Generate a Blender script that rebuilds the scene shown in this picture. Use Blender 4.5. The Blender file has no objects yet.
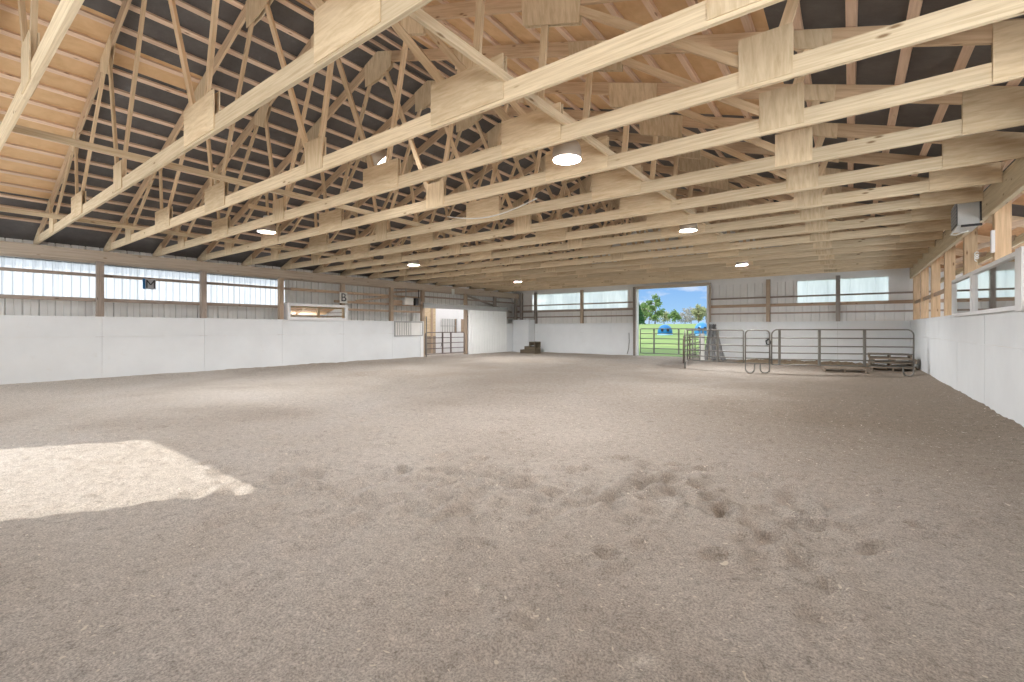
import bpy, bmesh, math, random
import numpy as np
from mathutils import Vector, Matrix, noise
random.seed(7)
SC = bpy.context.scene
COL = SC.collection
V = Vector

# ------------------------------------------------------------------ materials
def new_mat(name):
    m = bpy.data.materials.new(name); m.use_nodes = True
    nt = m.node_tree; nt.nodes.clear()
    return m, nt
def nd(nt, t, **kw):
    n = nt.nodes.new(t)
    for k, v in kw.items():
        if k in n.inputs: n.inputs[k].default_value = v
        else: setattr(n, k, v)
    return n
def lk(nt, a, b): nt.links.new(a, b)
def ramp(nt, fac, stops):
    r = nd(nt, 'ShaderNodeValToRGB')
    e = r.color_ramp.elements
    while len(e) < len(stops): e.new(0.5)
    for el, (p, c) in zip(e, stops):
        el.position = p; el.color = (*c, 1)
    lk(nt, fac, r.inputs[0]); return r.outputs[0]
def out(nt, sh):
    o = nd(nt, 'ShaderNodeOutputMaterial'); lk(nt, sh, o.inputs['Surface']); return o

def wood(name, c1, c2, su=0.9, sv=16.0, rough=0.75, knots=True, vary=0.16):
    m, nt = new_mat(name)
    uv = nd(nt, 'ShaderNodeTexCoord')
    mp = nd(nt, 'ShaderNodeMapping'); mp.inputs['Scale'].default_value = (su, sv, 1)
    lk(nt, uv.outputs['UV'], mp.inputs[0])
    n = nd(nt, 'ShaderNodeTexNoise', Scale=1.6, Detail=6.0, Roughness=0.62, Distortion=0.5); lk(nt, mp.outputs[0], n.inputs['Vector'])
    col = ramp(nt, n.outputs['Fac'], [(0.30, c2), (0.62, c1)])
    if knots:
        mp2 = nd(nt, 'ShaderNodeMapping'); mp2.inputs['Scale'].default_value = (2.2, 7.0, 1)
        lk(nt, uv.outputs['UV'], mp2.inputs[0])
        vo = nd(nt, 'ShaderNodeTexVoronoi', Scale=1.0); lk(nt, mp2.outputs[0], vo.inputs['Vector'])
        k = nd(nt, 'ShaderNodeMapRange'); lk(nt, vo.outputs['Distance'], k.inputs[0])
        k.inputs[1].default_value = 0.05; k.inputs[2].default_value = 0.13; k.inputs[3].default_value = 1; k.inputs[4].default_value = 0
        mx = nd(nt, 'ShaderNodeMix', data_type='RGBA'); lk(nt, k.outputs[0], mx.inputs[0])
        lk(nt, col, mx.inputs[6]); mx.inputs[7].default_value = (c2[0]*.5, c2[1]*.42, c2[2]*.35, 1)
        col = mx.outputs[2]
    oi = nd(nt, 'ShaderNodeObjectInfo')
    mr = nd(nt, 'ShaderNodeMapRange'); lk(nt, oi.outputs['Random'], mr.inputs[0])
    mr.inputs[3].default_value = 1 - vary; mr.inputs[4].default_value = 1 + vary * .6
    hs = nd(nt, 'ShaderNodeHueSaturation'); lk(nt, col, hs.inputs['Color']); lk(nt, mr.outputs[0], hs.inputs['Value'])
    b = nd(nt, 'ShaderNodeBsdfPrincipled', Roughness=rough); b.inputs['Specular IOR Level'].default_value = .25
    lk(nt, hs.outputs[0], b.inputs['Base Color'])
    bp = nd(nt, 'ShaderNodeBump', Strength=.12, Distance=.01); lk(nt, n.outputs['Fac'], bp.inputs['Height']); lk(nt, bp.outputs[0], b.inputs['Normal'])
    out(nt, b.outputs[0]); return m

def paint(name, c, rough=0.5, metal=0.0, var=0.06, scale=3.0, stain=None):
    m, nt = new_mat(name)
    tc = nd(nt, 'ShaderNodeTexCoord')
    n = nd(nt, 'ShaderNodeTexNoise', Scale=scale, Detail=5.0, Roughness=.6); lk(nt, tc.outputs['Object'], n.inputs['Vector'])
    col = ramp(nt, n.outputs['Fac'], [(0.3, tuple(x*(1-var) for x in c)), (0.7, tuple(min(1, x*(1+var*.5)) for x in c))])
    if stain:
        n2 = nd(nt, 'ShaderNodeTexNoise', Scale=stain[1], Detail=8.0, Roughness=.75); lk(nt, tc.outputs['Object'], n2.inputs['Vector'])
        mr = nd(nt, 'ShaderNodeMapRange'); lk(nt, n2.outputs['Fac'], mr.inputs[0])
        mr.inputs[1].default_value = .60; mr.inputs[2].default_value = .72; mr.inputs[4].default_value = stain[2]
        mx = nd(nt, 'ShaderNodeMix', data_type='RGBA'); lk(nt, mr.outputs[0], mx.inputs[0]); lk(nt, col, mx.inputs[6]); mx.inputs[7].default_value = (*stain[0], 1)
        col = mx.outputs[2]
    b = nd(nt, 'ShaderNodeBsdfPrincipled', Roughness=rough, Metallic=metal); lk(nt, col, b.inputs['Base Color'])
    b.inputs['Specular IOR Level'].default_value = .3
    out(nt, b.outputs[0]); return m

def translucent(name, c, clear=0.25, stripes=(0, 9.0, 0)):
    m, nt = new_mat(name)
    tc = nd(nt, 'ShaderNodeTexCoord')
    mp = nd(nt, 'ShaderNodeMapping'); mp.inputs['Scale'].default_value = (stripes[0], stripes[1], .25)
    lk(nt, tc.outputs['Object'], mp.inputs[0])
    n = nd(nt, 'ShaderNodeTexNoise', Scale=1.0, Detail=4.0, Roughness=.7); lk(nt, mp.outputs[0], n.inputs['Vector'])
    col = ramp(nt, n.outputs['Fac'], [(0.35, tuple(x*.78 for x in c)), (0.62, c)])
    t = nd(nt, 'ShaderNodeBsdfTranslucent'); lk(nt, col, t.inputs[0])
    d = nd(nt, 'ShaderNodeBsdfDiffuse'); lk(nt, col, d.inputs[0])
    a = nd(nt, 'ShaderNodeMixShader'); a.inputs[0].default_value = .06; lk(nt, t.outputs[0], a.inputs[1]); lk(nt, d.outputs[0], a.inputs[2])
    tr = nd(nt, 'ShaderNodeBsdfTransparent'); tr.inputs[0].default_value = (.93, .97, 1, 1)
    x = nd(nt, 'ShaderNodeMixShader'); x.inputs[0].default_value = clear; lk(nt, a.outputs[0], x.inputs[1]); lk(nt, tr.outputs[0], x.inputs[2])
    out(nt, x.outputs[0]); return m

def felt(name):
    m, nt = new_mat(name)
    tc = nd(nt, 'ShaderNodeTexCoord')
    n = nd(nt, 'ShaderNodeTexNoise', Scale=2.2, Detail=9.0, Roughness=.75); lk(nt, tc.outputs['Object'], n.inputs['Vector'])
    c1 = ramp(nt, n.outputs['Fac'], [(.3, (.072, .063, .059)), (.58, (.108, .098, .093)), (.68, (.145, .138, .134)), (.76, (.21, .205, .20))])
    b = nd(nt, 'ShaderNodeBsdfPrincipled', Roughness=.65); lk(nt, c1, b.inputs['Base Color'])
    out(nt, b.outputs[0]); return m

def dirt(name):
    m, nt = new_mat(name)
    tc = nd(nt, 'ShaderNodeTexCoord')
    n1 = nd(nt, 'ShaderNodeTexNoise', Scale=.33, Detail=5.0, Roughness=.6, Distortion=.4); lk(nt, tc.outputs['Object'], n1.inputs['Vector'])
    n2 = nd(nt, 'ShaderNodeTexNoise', Scale=13.0, Detail=10.0, Roughness=.80); lk(nt, tc.outputs['Object'], n2.inputs['Vector'])
    n3 = nd(nt, 'ShaderNodeTexNoise', Scale=95.0, Detail=5.0, Roughness=.7); lk(nt, tc.outputs['Object'], n3.inputs['Vector'])
    base = ramp(nt, n1.outputs['Fac'], [(.34, (.445, .405, .365)), (.5, (.53, .495, .455)), (.68, (.575, .548, .52))])
    # darker, browner soil towards the right-hand boards and the corral
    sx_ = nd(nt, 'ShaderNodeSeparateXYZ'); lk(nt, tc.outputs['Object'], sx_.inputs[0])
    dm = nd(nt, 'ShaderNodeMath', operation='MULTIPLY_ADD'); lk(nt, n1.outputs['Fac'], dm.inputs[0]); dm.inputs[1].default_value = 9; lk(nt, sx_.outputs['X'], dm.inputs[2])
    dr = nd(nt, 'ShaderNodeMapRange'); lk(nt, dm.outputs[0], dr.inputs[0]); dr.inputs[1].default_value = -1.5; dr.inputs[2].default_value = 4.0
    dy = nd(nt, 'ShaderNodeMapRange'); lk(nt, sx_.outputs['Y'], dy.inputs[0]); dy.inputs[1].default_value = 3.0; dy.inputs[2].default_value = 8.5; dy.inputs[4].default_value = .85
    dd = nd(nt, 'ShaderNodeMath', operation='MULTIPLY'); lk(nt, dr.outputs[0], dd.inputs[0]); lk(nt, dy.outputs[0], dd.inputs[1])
    dk = nd(nt, 'ShaderNodeMapRange'); lk(nt, sx_.outputs['Y'], dk.inputs[0]); dk.inputs[1].default_value = 4.0; dk.inputs[2].default_value = 10.0; dk.inputs[4].default_value = .5  # soil colour darkened down the arena to offset the bright far lamps
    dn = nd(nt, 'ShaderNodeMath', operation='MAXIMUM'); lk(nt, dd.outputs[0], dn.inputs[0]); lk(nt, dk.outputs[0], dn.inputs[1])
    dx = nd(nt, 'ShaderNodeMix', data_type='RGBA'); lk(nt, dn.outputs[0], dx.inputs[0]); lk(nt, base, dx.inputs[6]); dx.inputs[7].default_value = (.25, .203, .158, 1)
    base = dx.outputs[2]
    fine = ramp(nt, n2.outputs['Fac'], [(.32, (.62, .60, .575)), (.46, (.97, .965, .96)), (.66, (1.16, 1.15, 1.14))])
    mu = nd(nt, 'ShaderNodeMix', data_type='RGBA', blend_type='MULTIPLY'); mu.inputs[0].default_value = 1
    lk(nt, base, mu.inputs[6]); lk(nt, fine, mu.inputs[7])
    grain = ramp(nt, n3.outputs['Fac'], [(.36, (.66, .645, .63)), (.62, (1.32, 1.31, 1.30))])
    mu2 = nd(nt, 'ShaderNodeMix', data_type='RGBA', blend_type='MULTIPLY'); mu2.inputs[0].default_value = 1
    lk(nt, mu.outputs[2], mu2.inputs[6]); lk(nt, grain, mu2.inputs[7])
    # pale chips of straw, shavings and grit
    vo = nd(nt, 'ShaderNodeTexVoronoi', Scale=24.0); vo.inputs['Randomness'].default_value = 1
    mpv = nd(nt, 'ShaderNodeMapping'); mpv.inputs['Scale'].default_value = (1, 1.7, 1); mpv.inputs['Rotation'].default_value = (0, 0, .5)
    wn = nd(nt, 'ShaderNodeTexNoise', Scale=4.0, Detail=2.0); lk(nt, tc.outputs['Object'], wn.inputs['Vector'])
    va = nd(nt, 'ShaderNodeVectorMath', operation='MULTIPLY_ADD'); va.inputs[1].default_value = (.25, .25, .25)
    lk(nt, wn.outputs['Color'], va.inputs[0]); lk(nt, tc.outputs['Object'], va.inputs[2])
    lk(nt, va.outputs[0], mpv.inputs[0]); lk(nt, mpv.outputs[0], vo.inputs['Vector'])
    sep = nd(nt, 'ShaderNodeSeparateColor'); lk(nt, vo.outputs['Color'], sep.inputs[0])
    sz = nd(nt, 'ShaderNodeMapRange'); lk(nt, sep.outputs[0], sz.inputs[0]); sz.inputs[1].default_value = .62; sz.inputs[2].default_value = 1; sz.inputs[3].default_value = 0; sz.inputs[4].default_value = .26
    lt = nd(nt, 'ShaderNodeMath', operation='LESS_THAN'); lk(nt, vo.outputs['Distance'], lt.inputs[0]); lk(nt, sz.outputs[0], lt.inputs[1])
    mx = nd(nt, 'ShaderNodeMix', data_type='RGBA'); lk(nt, lt.outputs[0], mx.inputs[0]); lk(nt, mu2.outputs[2], mx.inputs[6]); mx.inputs[7].default_value = (.80, .74, .65, 1)
    b = nd(nt, 'ShaderNodeBsdfPrincipled', Roughness=.95); b.inputs['Specular IOR Level'].default_value = .1
    lk(nt, mx.outputs[2], b.inputs['Base Color'])
    ad = nd(nt, 'ShaderNodeMath', operation='MULTIPLY_ADD'); lk(nt, n2.outputs['Fac'], ad.inputs[0]); ad.inputs[1].default_value = 3.0
    lk(nt, n3.outputs['Fac'], ad.inputs[2])
    bp = nd(nt, 'ShaderNodeBump', Strength=1.0, Distance=.012); lk(nt, ad.outputs[0], bp.inputs['Height']); lk(nt, bp.outputs[0], b.inputs['Normal'])
    out(nt, b.outputs[0]); return m

def grass_mat(name):
    m, nt = new_mat(name)
    tc = nd(nt, 'ShaderNodeTexCoord')
    n = nd(nt, 'ShaderNodeTexNoise', Scale=.5, Detail=8.0, Roughness=.65); lk(nt, tc.outputs['Object'], n.inputs['Vector'])
    c = ramp(nt, n.outputs['Fac'], [(.3, (.085, .155, .038)), (.55, (.13, .205, .052)), (.75, (.20, .25, .09))])
    b = nd(nt, 'ShaderNodeBsdfPrincipled', Roughness=.9); lk(nt, c, b.inputs['Base Color'])
    out(nt, b.outputs[0]); return m

def leafm(name, c):
    m, nt = new_mat(name)
    oi = nd(nt, 'ShaderNodeTexCoord')
    n = nd(nt, 'ShaderNodeTexNoise', Scale=.6, Detail=3.0); lk(nt, oi.outputs['Object'], n.inputs['Vector'])
    col = ramp(nt, n.outputs['Fac'], [(.35, tuple(x*.6 for x in c)), (.65, c)])
    d = nd(nt, 'ShaderNodeBsdfDiffuse'); lk(nt, col, d.inputs[0])
    t = nd(nt, 'ShaderNodeBsdfTranslucent'); lk(nt, col, t.inputs[0])
    x = nd(nt, 'ShaderNodeMixShader'); x.inputs[0].default_value = .35; lk(nt, d.outputs[0], x.inputs[1]); lk(nt, t.outputs[0], x.inputs[2])
    out(nt, x.outputs[0]); return m

M = {}
M['chord'] = wood('chord_pine', (.70, .58, .405), (.515, .40, .255), 1.0, 26)
M['ply'] = wood('gusset_plywood', (.70, .57, .39), (.525, .395, .24), 2.0, 13, knots=False)
M['web'] = wood('web_pine', (.69, .535, .355), (.53, .385, .235), 1.0, 18)
M['top'] = wood('top_chord_pine', (.64, .475, .315), (.48, .335, .21), 1.0, 18)
M['purlin'] = wood('purlin_fir', (.76, .58, .435), (.61, .435, .31), 1.0, 22)
M['osb'] = wood('roof_sheathing_tan', (.66, .445, .25), (.56, .355, .185), 2.0, 2.5, knots=False, vary=.05)
M['osb2'] = wood('aisle_sheathing_orange', (.66, .40, .22), (.54, .30, .15), 2.0, 2.5, knots=False, vary=.05)
M['felt'] = felt('roof_felt_black')
M['beam'] = wood('eave_beam_weathered', (.56, .475, .385), (.42, .345, .27), .7, 18)
M['beam2'] = wood('beam_right_pine', (.70, .59, .41), (.52, .42, .27), .7, 18)
M['post'] = wood('post_pine', (.47, .37, .28), (.33, .25, .18), 1.0, 16)
M['postr'] = wood('post_fresh_pine', (.64, .47, .30), (.46, .32, .19), 1.0, 16)
M['postg'] = wood('post_grey_weathered', (.34, .30, .265), (.22, .19, .165), 1.0, 16)
M['girt'] = wood('girt_weathered', (.40, .335, .285), (.28, .225, .19), 1.0, 18)
M['girtb'] = wood('girt_brown', (.52, .395, .29), (.37, .265, .185), 1.0, 18)
M['white'] = paint('white_painted_boards', (.715, .738, .752), .55, 0, .05, 1.2, ((.60, .57, .53), 2.2, .35))
M['siding'] = paint('pale_metal_siding', (.74, .73, .705), .45, .0, .06, 2.0)
M['sidingw'] = paint('white_metal_door', (.80, .81, .80), .45, .0, .04, 2.0)
M['trim'] = paint('white_trim_paint', (.80, .80, .80), .45, 0, .03)
M['track'] = paint('grey_track_cover', (.40, .40, .39), .5, .2, .08)
M['steel'] = paint('grey_pipe_steel', (.245, .235, .215), .5, .25, .12)
M['brownpipe'] = paint('brown_pipe_steel', (.17, .135, .12), .5, .3, .12)
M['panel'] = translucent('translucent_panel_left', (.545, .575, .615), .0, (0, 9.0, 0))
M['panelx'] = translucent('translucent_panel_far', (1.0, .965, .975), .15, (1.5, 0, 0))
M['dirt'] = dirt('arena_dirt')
M['grass'] = grass_mat('pasture_grass')
M['pallet'] = wood('pallet_grey_wood', (.34, .28, .22), (.20, .16, .125), 1.0, 14)
M['step'] = wood('step_dark_wood', (.16, .13, .09), (.09, .07, .05), 1.0, 10)
M['mat'] = paint('grey_rubber_mat', (.20, .20, .205), .8, 0, .45, 9.0)
M['blue'] = paint('blue_plastic', (.008, .115, .29), .35, 0, .1, 4)
M['lightblue'] = paint('pale_blue_plastic', (.26, .50, .75), .35, 0, .08, 4)
M['midblue'] = paint('bright_blue_plastic', (.03, .17, .40), .3, 0, .08, 4)
M['black'] = paint('black_opening', (.012, .012, .014), .7)
M['dark'] = paint('dark_metal', (.05, .05, .055), .5, .3)
M['metalbox'] = paint('white_metal_box', (.62, .63, .62), .35, .3, .05)
M['lampout'] = paint('lamp_shade_outside', (.42, .36, .29), .4, .3, .08)
M['lampin'] = paint('lamp_reflector_white', (.85, .86, .84), .4, 0, .02)
M['straw'] = wood('old_straw', (.34, .26, .17), (.18, .13, .085), 8, 8, knots=False)
M['bark'] = wood('bark', (.20, .15, .11), (.12, .09, .065), 3, 10, knots=False)
M['plaque'] = paint('pale_plaque', (.74, .74, .70), .5)
M['plaqueg'] = paint('grey_plaque', (.34, .35, .37), .5)
M['mirror'], _nt = new_mat('mirror_glass')
_b = nd(_nt, 'ShaderNodeBsdfPrincipled', Roughness=.025, Metallic=1.0); _b.inputs['Base Color'].default_value = (.86, .88, .88, 1); out(_nt, _b.outputs[0])
M['bulb'], _nt = new_mat('lamp_bulb')
_e = nd(_nt, 'ShaderNodeEmission', Strength=2.0); _e.inputs[0].default_value = (1, .97, .9, 1); out(_nt, _e.outputs[0])
M['leaf_dark'] = leafm('needles_dark_green', (.07, .165, .07))
M['leaf_mid'] = leafm('leaves_mid_green', (.21, .33, .13))
M['leaf_pale'] = leafm('leaves_pale_spring', (.42, .45, .27))
M['leaf_twig'] = leafm('twigs_greyish', (.42, .41, .39))

# ------------------------------------------------------------------ mesh builder
class MB:
    def __init__(s): s.v = []; s.f = []; s.uv = []; s.mi = []; s.sm = []
    def face(s, idx, uv, mi=0, smooth=False):
        s.f.append(idx); s.uv.append(uv); s.mi.append(mi); s.sm.append(smooth)
    def bar(s, p0, p1, w, h, up=(0, 0, 1), mi=0):
        """box from p0 to p1: h across along `up`, w across sideways"""
        p0, p1, up = V(p0), V(p1), V(up)
        ax = (p1 - p0); L = ax.length; ax.normalize()
        side = ax.cross(up)
        if side.length < 1e-5: side = ax.cross(V((1, 0, 0)))
        side.normalize(); up = side.cross(ax).normalized()
        b = len(s.v); r0 = random.uniform(0, 60); r1 = random.uniform(0, 60)
        for P in (p0, p1):
            for a, c in ((-1, -1), (1, -1), (1, 1), (-1, 1)):
                s.v.append(P + side * (a * w / 2) + up * (c * h / 2))
        # four long sides
        acc = 0
        for k in range(4):
            n = (k + 1) % 4
            d = w if k % 2 == 0 else h
            s.face((b + k, b + n, b + 4 + n, b + 4 + k), [(r0, r1 + acc), (r0, r1 + acc + d), (r0 + L, r1 + acc + d), (r0 + L, r1 + acc)], mi)
            acc += d
        s.face((b + 3, b + 2, b + 1, b), [(r0, r1), (r0 + w, r1), (r0 + w, r1 + h), (r0, r1 + h)], mi)
        s.face((b + 4, b + 5, b + 6, b + 7), [(r0, r1), (r0 + w, r1), (r0 + w, r1 + h), (r0, r1 + h)], mi)
        return s
    def box(s, x0, x1, y0, y1, z0, z1, mi=0, axis=None):
        d = [x1 - x0, y1 - y0, z1 - z0]
        if axis is None: axis = d.index(max(d))
        c = V(((x0 + x1) / 2, (y0 + y1) / 2, (z0 + z1) / 2))
        if axis == 0: return s.bar((x0, c.y, c.z), (x1, c.y, c.z), d[1], d[2], (0, 0, 1), mi)
        if axis == 1: return s.bar((c.x, y0, c.z), (c.x, y1, c.z), d[0], d[2], (0, 0, 1), mi)
        return s.bar((c.x, c.y, z0), (c.x, c.y, z1), d[0], d[1], (0, 1, 0), mi)
    def prism(s, poly, n, t, mi=0, rot=False):
        """polygon (list of 3-D points, planar) extruded by t along n"""
        n = V(n).normalized() * t
        P = [V(p) for p in poly]; b = len(s.v); k = len(P)
        s.v += P + [p + n for p in P]
        r0 = random.uniform(0, 60); r1 = random.uniform(0, 60)
        ex = (P[1] - P[0]).normalized(); ey = n.normalized().cross(ex)
        uv = [((p - P[0]).dot(ex) + r0, (p - P[0]).dot(ey) + r1) for p in P]
        if rot: uv = [(y, x) for x, y in uv]
        s.face(tuple(range(b, b + k))[::-1], uv[::-1], mi)
        s.face(tuple(range(b + k, b + 2 * k)), uv, mi)
        for i in range(k):
            j = (i + 1) % k
            s.face((b + i, b + j, b + k + j, b + k + i), [(r0, r1), (r0 + .1, r1), (r0 + .1, r1 + t), (r0, r1 + t)], mi)
        return s
    def tube(s, pts, r, n=8, mi=0, caps=True):
        P = [V(p) for p in pts]; b = len(s.v)
        prev = None
        for i, p in enumerate(P):
            if i == 0: d = P[1] - P[0]
            elif i == len(P) - 1: d = P[-1] - P[-2]
            else: d = (P[i + 1] - p).normalized() + (p - P[i - 1]).normalized()
            d.normalize()
            if prev is None:
                a = d.cross(V((0, 0, 1)))
                if a.length < 1e-3: a = d.cross(V((1, 0, 0)))
                a.normalize()
            else:
                a = (prev - d * prev.dot(d)).normalized()
            prev = a; c = d.cross(a)
            rr = r[i] if isinstance(r, (list, tuple)) else r
            for k in range(n):
                t = 2 * math.pi * k / n
                s.v.append(p + a * (math.cos(t) * rr) + c * (math.sin(t) * rr))
        for i in range(len(P) - 1):
            for k in range(n):
                q = (k + 1) % n
                s.face((b + i * n + k, b + i * n + q, b + (i + 1) * n + q, b + (i + 1) * n + k), [(i, k / n), (i, (k + 1) / n), (i + 1, (k + 1) / n), (i + 1, k / n)], mi, True)
        if caps:
            s.face(tuple(b + k for k in range(n))[::-1], [(0, 0)] * n, mi)
            e = b + (len(P) - 1) * n
            s.face(tuple(e + k for k in range(n)), [(0, 0)] * n, mi)
        return s
    def lathe(s, prof, c, n=24, mi=0, M4=None):
        """prof = [(r, z)...] round vertical axis at c"""
        c = V(c); b = len(s.v)
        for r, z in prof:
            for k in range(n):
                t = 2 * math.pi * k / n
                p = V((r * math.cos(t), r * math.sin(t), z))
                s.v.append((M4 @ p if M4 else p) + c)
        for i in range(len(prof) - 1):
            for k in range(n):
                q = (k + 1) % n
                s.face((b + i * n + k, b + i * n + q, b + (i + 1) * n + q, b + (i + 1) * n + k), [(k / n, i), ((k + 1) / n, i), ((k + 1) / n, i + 1), (k / n, i + 1)], mi, True)
        return s
    def build(s, name, mats, parent=None):
        me = bpy.data.meshes.new(name)
        me.from_pydata([tuple(v) for v in s.v], [], s.f)
        uvl = me.uv_layers.new(name='UVMap')
        flat = [c for u in s.uv for c in u]
        uvl.data.foreach_set('uv', [x for c in flat for x in c])
        if not isinstance(mats, (list, tuple)): mats = [mats]
        for m in mats: me.materials.append(m)
        me.polygons.foreach_set('material_index', s.mi)
        me.polygons.foreach_set('use_smooth', s.sm)
        bm = bmesh.new(); bm.from_mesh(me); bmesh.ops.recalc_face_normals(bm, faces=bm.faces[:]); bm.to_mesh(me); bm.free()
        me.update()
        o = bpy.data.objects.new(name, me); COL.objects.link(o)
        if parent: o.parent = parent
        return o

def tag(o, label, cat, group=None, kind=None):
    o['label'] = label; o['category'] = cat
    if group: o['group'] = group
    if kind: o['kind'] = kind
    return o
def struct(o, label=None):
    o['kind'] = 'structure'
    if label: o['label'] = label
    return o
def empty(name, loc, label, cat, group=None, rz=0):
    o = bpy.data.objects.new(name, None); COL.objects.link(o)
    o.location = loc; o.rotation_euler = (0, 0, rz); o.empty_display_size = .2
    return tag(o, label, cat, group)
def copy_tree(o):
    c = o.copy(); COL.objects.link(c)
    for ch in list(o.children):
        d = ch.copy(); COL.objects.link(d); d.parent = c
        for g in list(ch.children):
            e = g.copy(); COL.objects.link(e); e.parent = d
    return c
ORD = ['first', 'second', 'third', 'fourth', 'fifth', 'sixth', 'seventh', 'eighth', 'ninth', 'tenth', 'eleventh', 'twelfth',
       'thirteenth', 'fourteenth', 'fifteenth', 'sixteenth', 'seventeenth', 'eighteenth', 'nineteenth', 'twentieth', 'twenty-first',
       'twenty-second', 'twenty-third', 'twenty-fourth', 'twenty-fifth', 'twenty-sixth', 'twenty-seventh', 'twenty-eighth']

# ------------------------------------------------------------------ main dimensions
XL, XR, YF, YN = -16.30, 1.82, 22.60, -1.30     # inner faces: left, right, far, near
RX = -7.59                                        # ridge line
S, SR = 0.355, 0.332                              # roof slope, left and right
def roofz(x): return 6.95 - (S * (RX - x) if x < RX else SR * (x - RX))       # top of the truss top chords
CB = 3.54                                         # bottom of the bottom chords
XO = 5.4                                          # outer wall of the side aisle

# ------------------------------------------------------------------ camera
cam = bpy.data.cameras.new('camera'); co = bpy.data.objects.new('camera', cam); COL.objects.link(co)
YAW = math.atan(338 / 453.9)
co.location = (0, 0, 1.40); co.rotation_euler = (math.pi / 2, 0, YAW)
cam.sensor_fit = 'HORIZONTAL'; cam.sensor_width = 36; cam.lens = 36 * 453.9 / 1024; cam.shift_y = -13 / 1024
cam.clip_start = .05; cam.clip_end = 600
SC.camera = co

# ------------------------------------------------------------------ floor
def floor_mesh():
    xs = list(np.arange(-17.4, -9, .2)) + list(np.arange(-9, 2.1, .04)) + list(np.arange(2.1, XO + .3, .4))
    ys = list(np.arange(-1.6, -.2, .2)) + list(np.arange(-.2, 5.2, .036)) + list(np.arange(5.2, 11, .085)) + list(np.arange(11, YF + .35, .2))
    rnd = random.Random(3)
    X, Y = np.meshgrid(np.array(xs), np.array(ys))
    Z = np.zeros_like(X)
    Z -= np.clip((Y - 11) / 11, 0, 1) * .06
    # hoof prints and scuffs, denser where the horses walk
    def dent(cx, cy, r, d, ang, el):
        i0 = np.searchsorted(ys, cy - 4 * r); i1 = np.searchsorted(ys, cy + 4 * r)
        j0 = np.searchsorted(xs, cx - 4 * r); j1 = np.searchsorted(xs, cx + 4 * r)
        if i1 <= i0 or j1 <= j0: return
        x = X[i0:i1, j0:j1] - cx; y = Y[i0:i1, j0:j1] - cy
        a = (x * math.cos(ang) + y * math.sin(ang)) / (r * el); b = (-x * math.sin(ang) + y * math.cos(ang)) / r
        q = a * a + b * b
        Z[i0:i1, j0:j1] += -d * np.exp(-q ** 1.5) + d * .38 * np.exp(-((np.sqrt(q) - 1.55) / .42) ** 2)
    for _ in range(420):
        cy = rnd.uniform(.6, 6.5); cx = rnd.uniform(-10, 1.6)
        dent(cx, cy, rnd.uniform(.05, .11), rnd.uniform(.006, .024), rnd.uniform(0, 3.1), rnd.uniform(1, 1.7))
    for _ in range(220):
        t = rnd.uniform(0, 1); cx = -4.6 + 4.4 * t + rnd.gauss(0, .5); cy = 2.0 + 2.2 * t + rnd.gauss(0, .45)
        dent(cx, cy, rnd.uniform(.05, .10), rnd.uniform(.018, .048), rnd.uniform(0, 3.1), rnd.uniform(1, 1.8))
    for _ in range(500):
        dent(rnd.uniform(-16, 1.6), rnd.uniform(6, 21), rnd.uniform(.1, .22), rnd.uniform(.006, .016), rnd.uniform(0, 3.1), rnd.uniform(1, 2))
    # drag-harrow furrows curving across the middle
    R = np.hypot(X + 2, Y + 14); fur = np.sin(R * 2 * math.pi / .34) * .009 + np.sin(R * 2 * math.pi / 1.9) * .008
    Z += fur * np.clip((Y - 4.0) / 2.5, 0, 1) * np.clip((15 - Y) / 4, 0, 1)
    # soil pushed against the boards
    dl = X - XL; dr = XR - X; df = YF - Y
    for dd, a in ((dl, .05), (dr, .10), (df, .04)):
        Z += a * np.exp(-(np.maximum(dd, 0) / .38) ** 2)
    Zf = Z.ravel(); Xf = X.ravel(); Yf = Y.ravel()
    for i in range(len(Zf)):
        p = V((Xf[i], Yf[i], 0))
        k = .3 + .7 * min(1, max(0, 1))
        Zf[i] += .016 * noise.fractal(p * .8, 1, 2, 3) + .011 * noise.noise(p * 6.5) + (.006 * noise.noise(p * 15) if Yf[i] < 5 else 0)
    nx, ny = len(xs), len(ys)
    idx = np.arange(nx * ny).reshape(ny, nx)
    faces = np.stack([idx[:-1, :-1], idx[:-1, 1:], idx[1:, 1:], idx[1:, :-1]], -1).reshape(-1, 4)
    me = bpy.data.meshes.new('floor')
    me.from_pydata(np.stack([Xf, Yf, Zf], 1).tolist(), [], faces.tolist())
    me.polygons.foreach_set('use_smooth', [True] * len(me.polygons))
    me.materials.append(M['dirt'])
    o = bpy.data.objects.new('floor', me); COL.objects.link(o); return o
struct(floor_mesh(), 'loose grey brown arena dirt floor with hoof prints')

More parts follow.
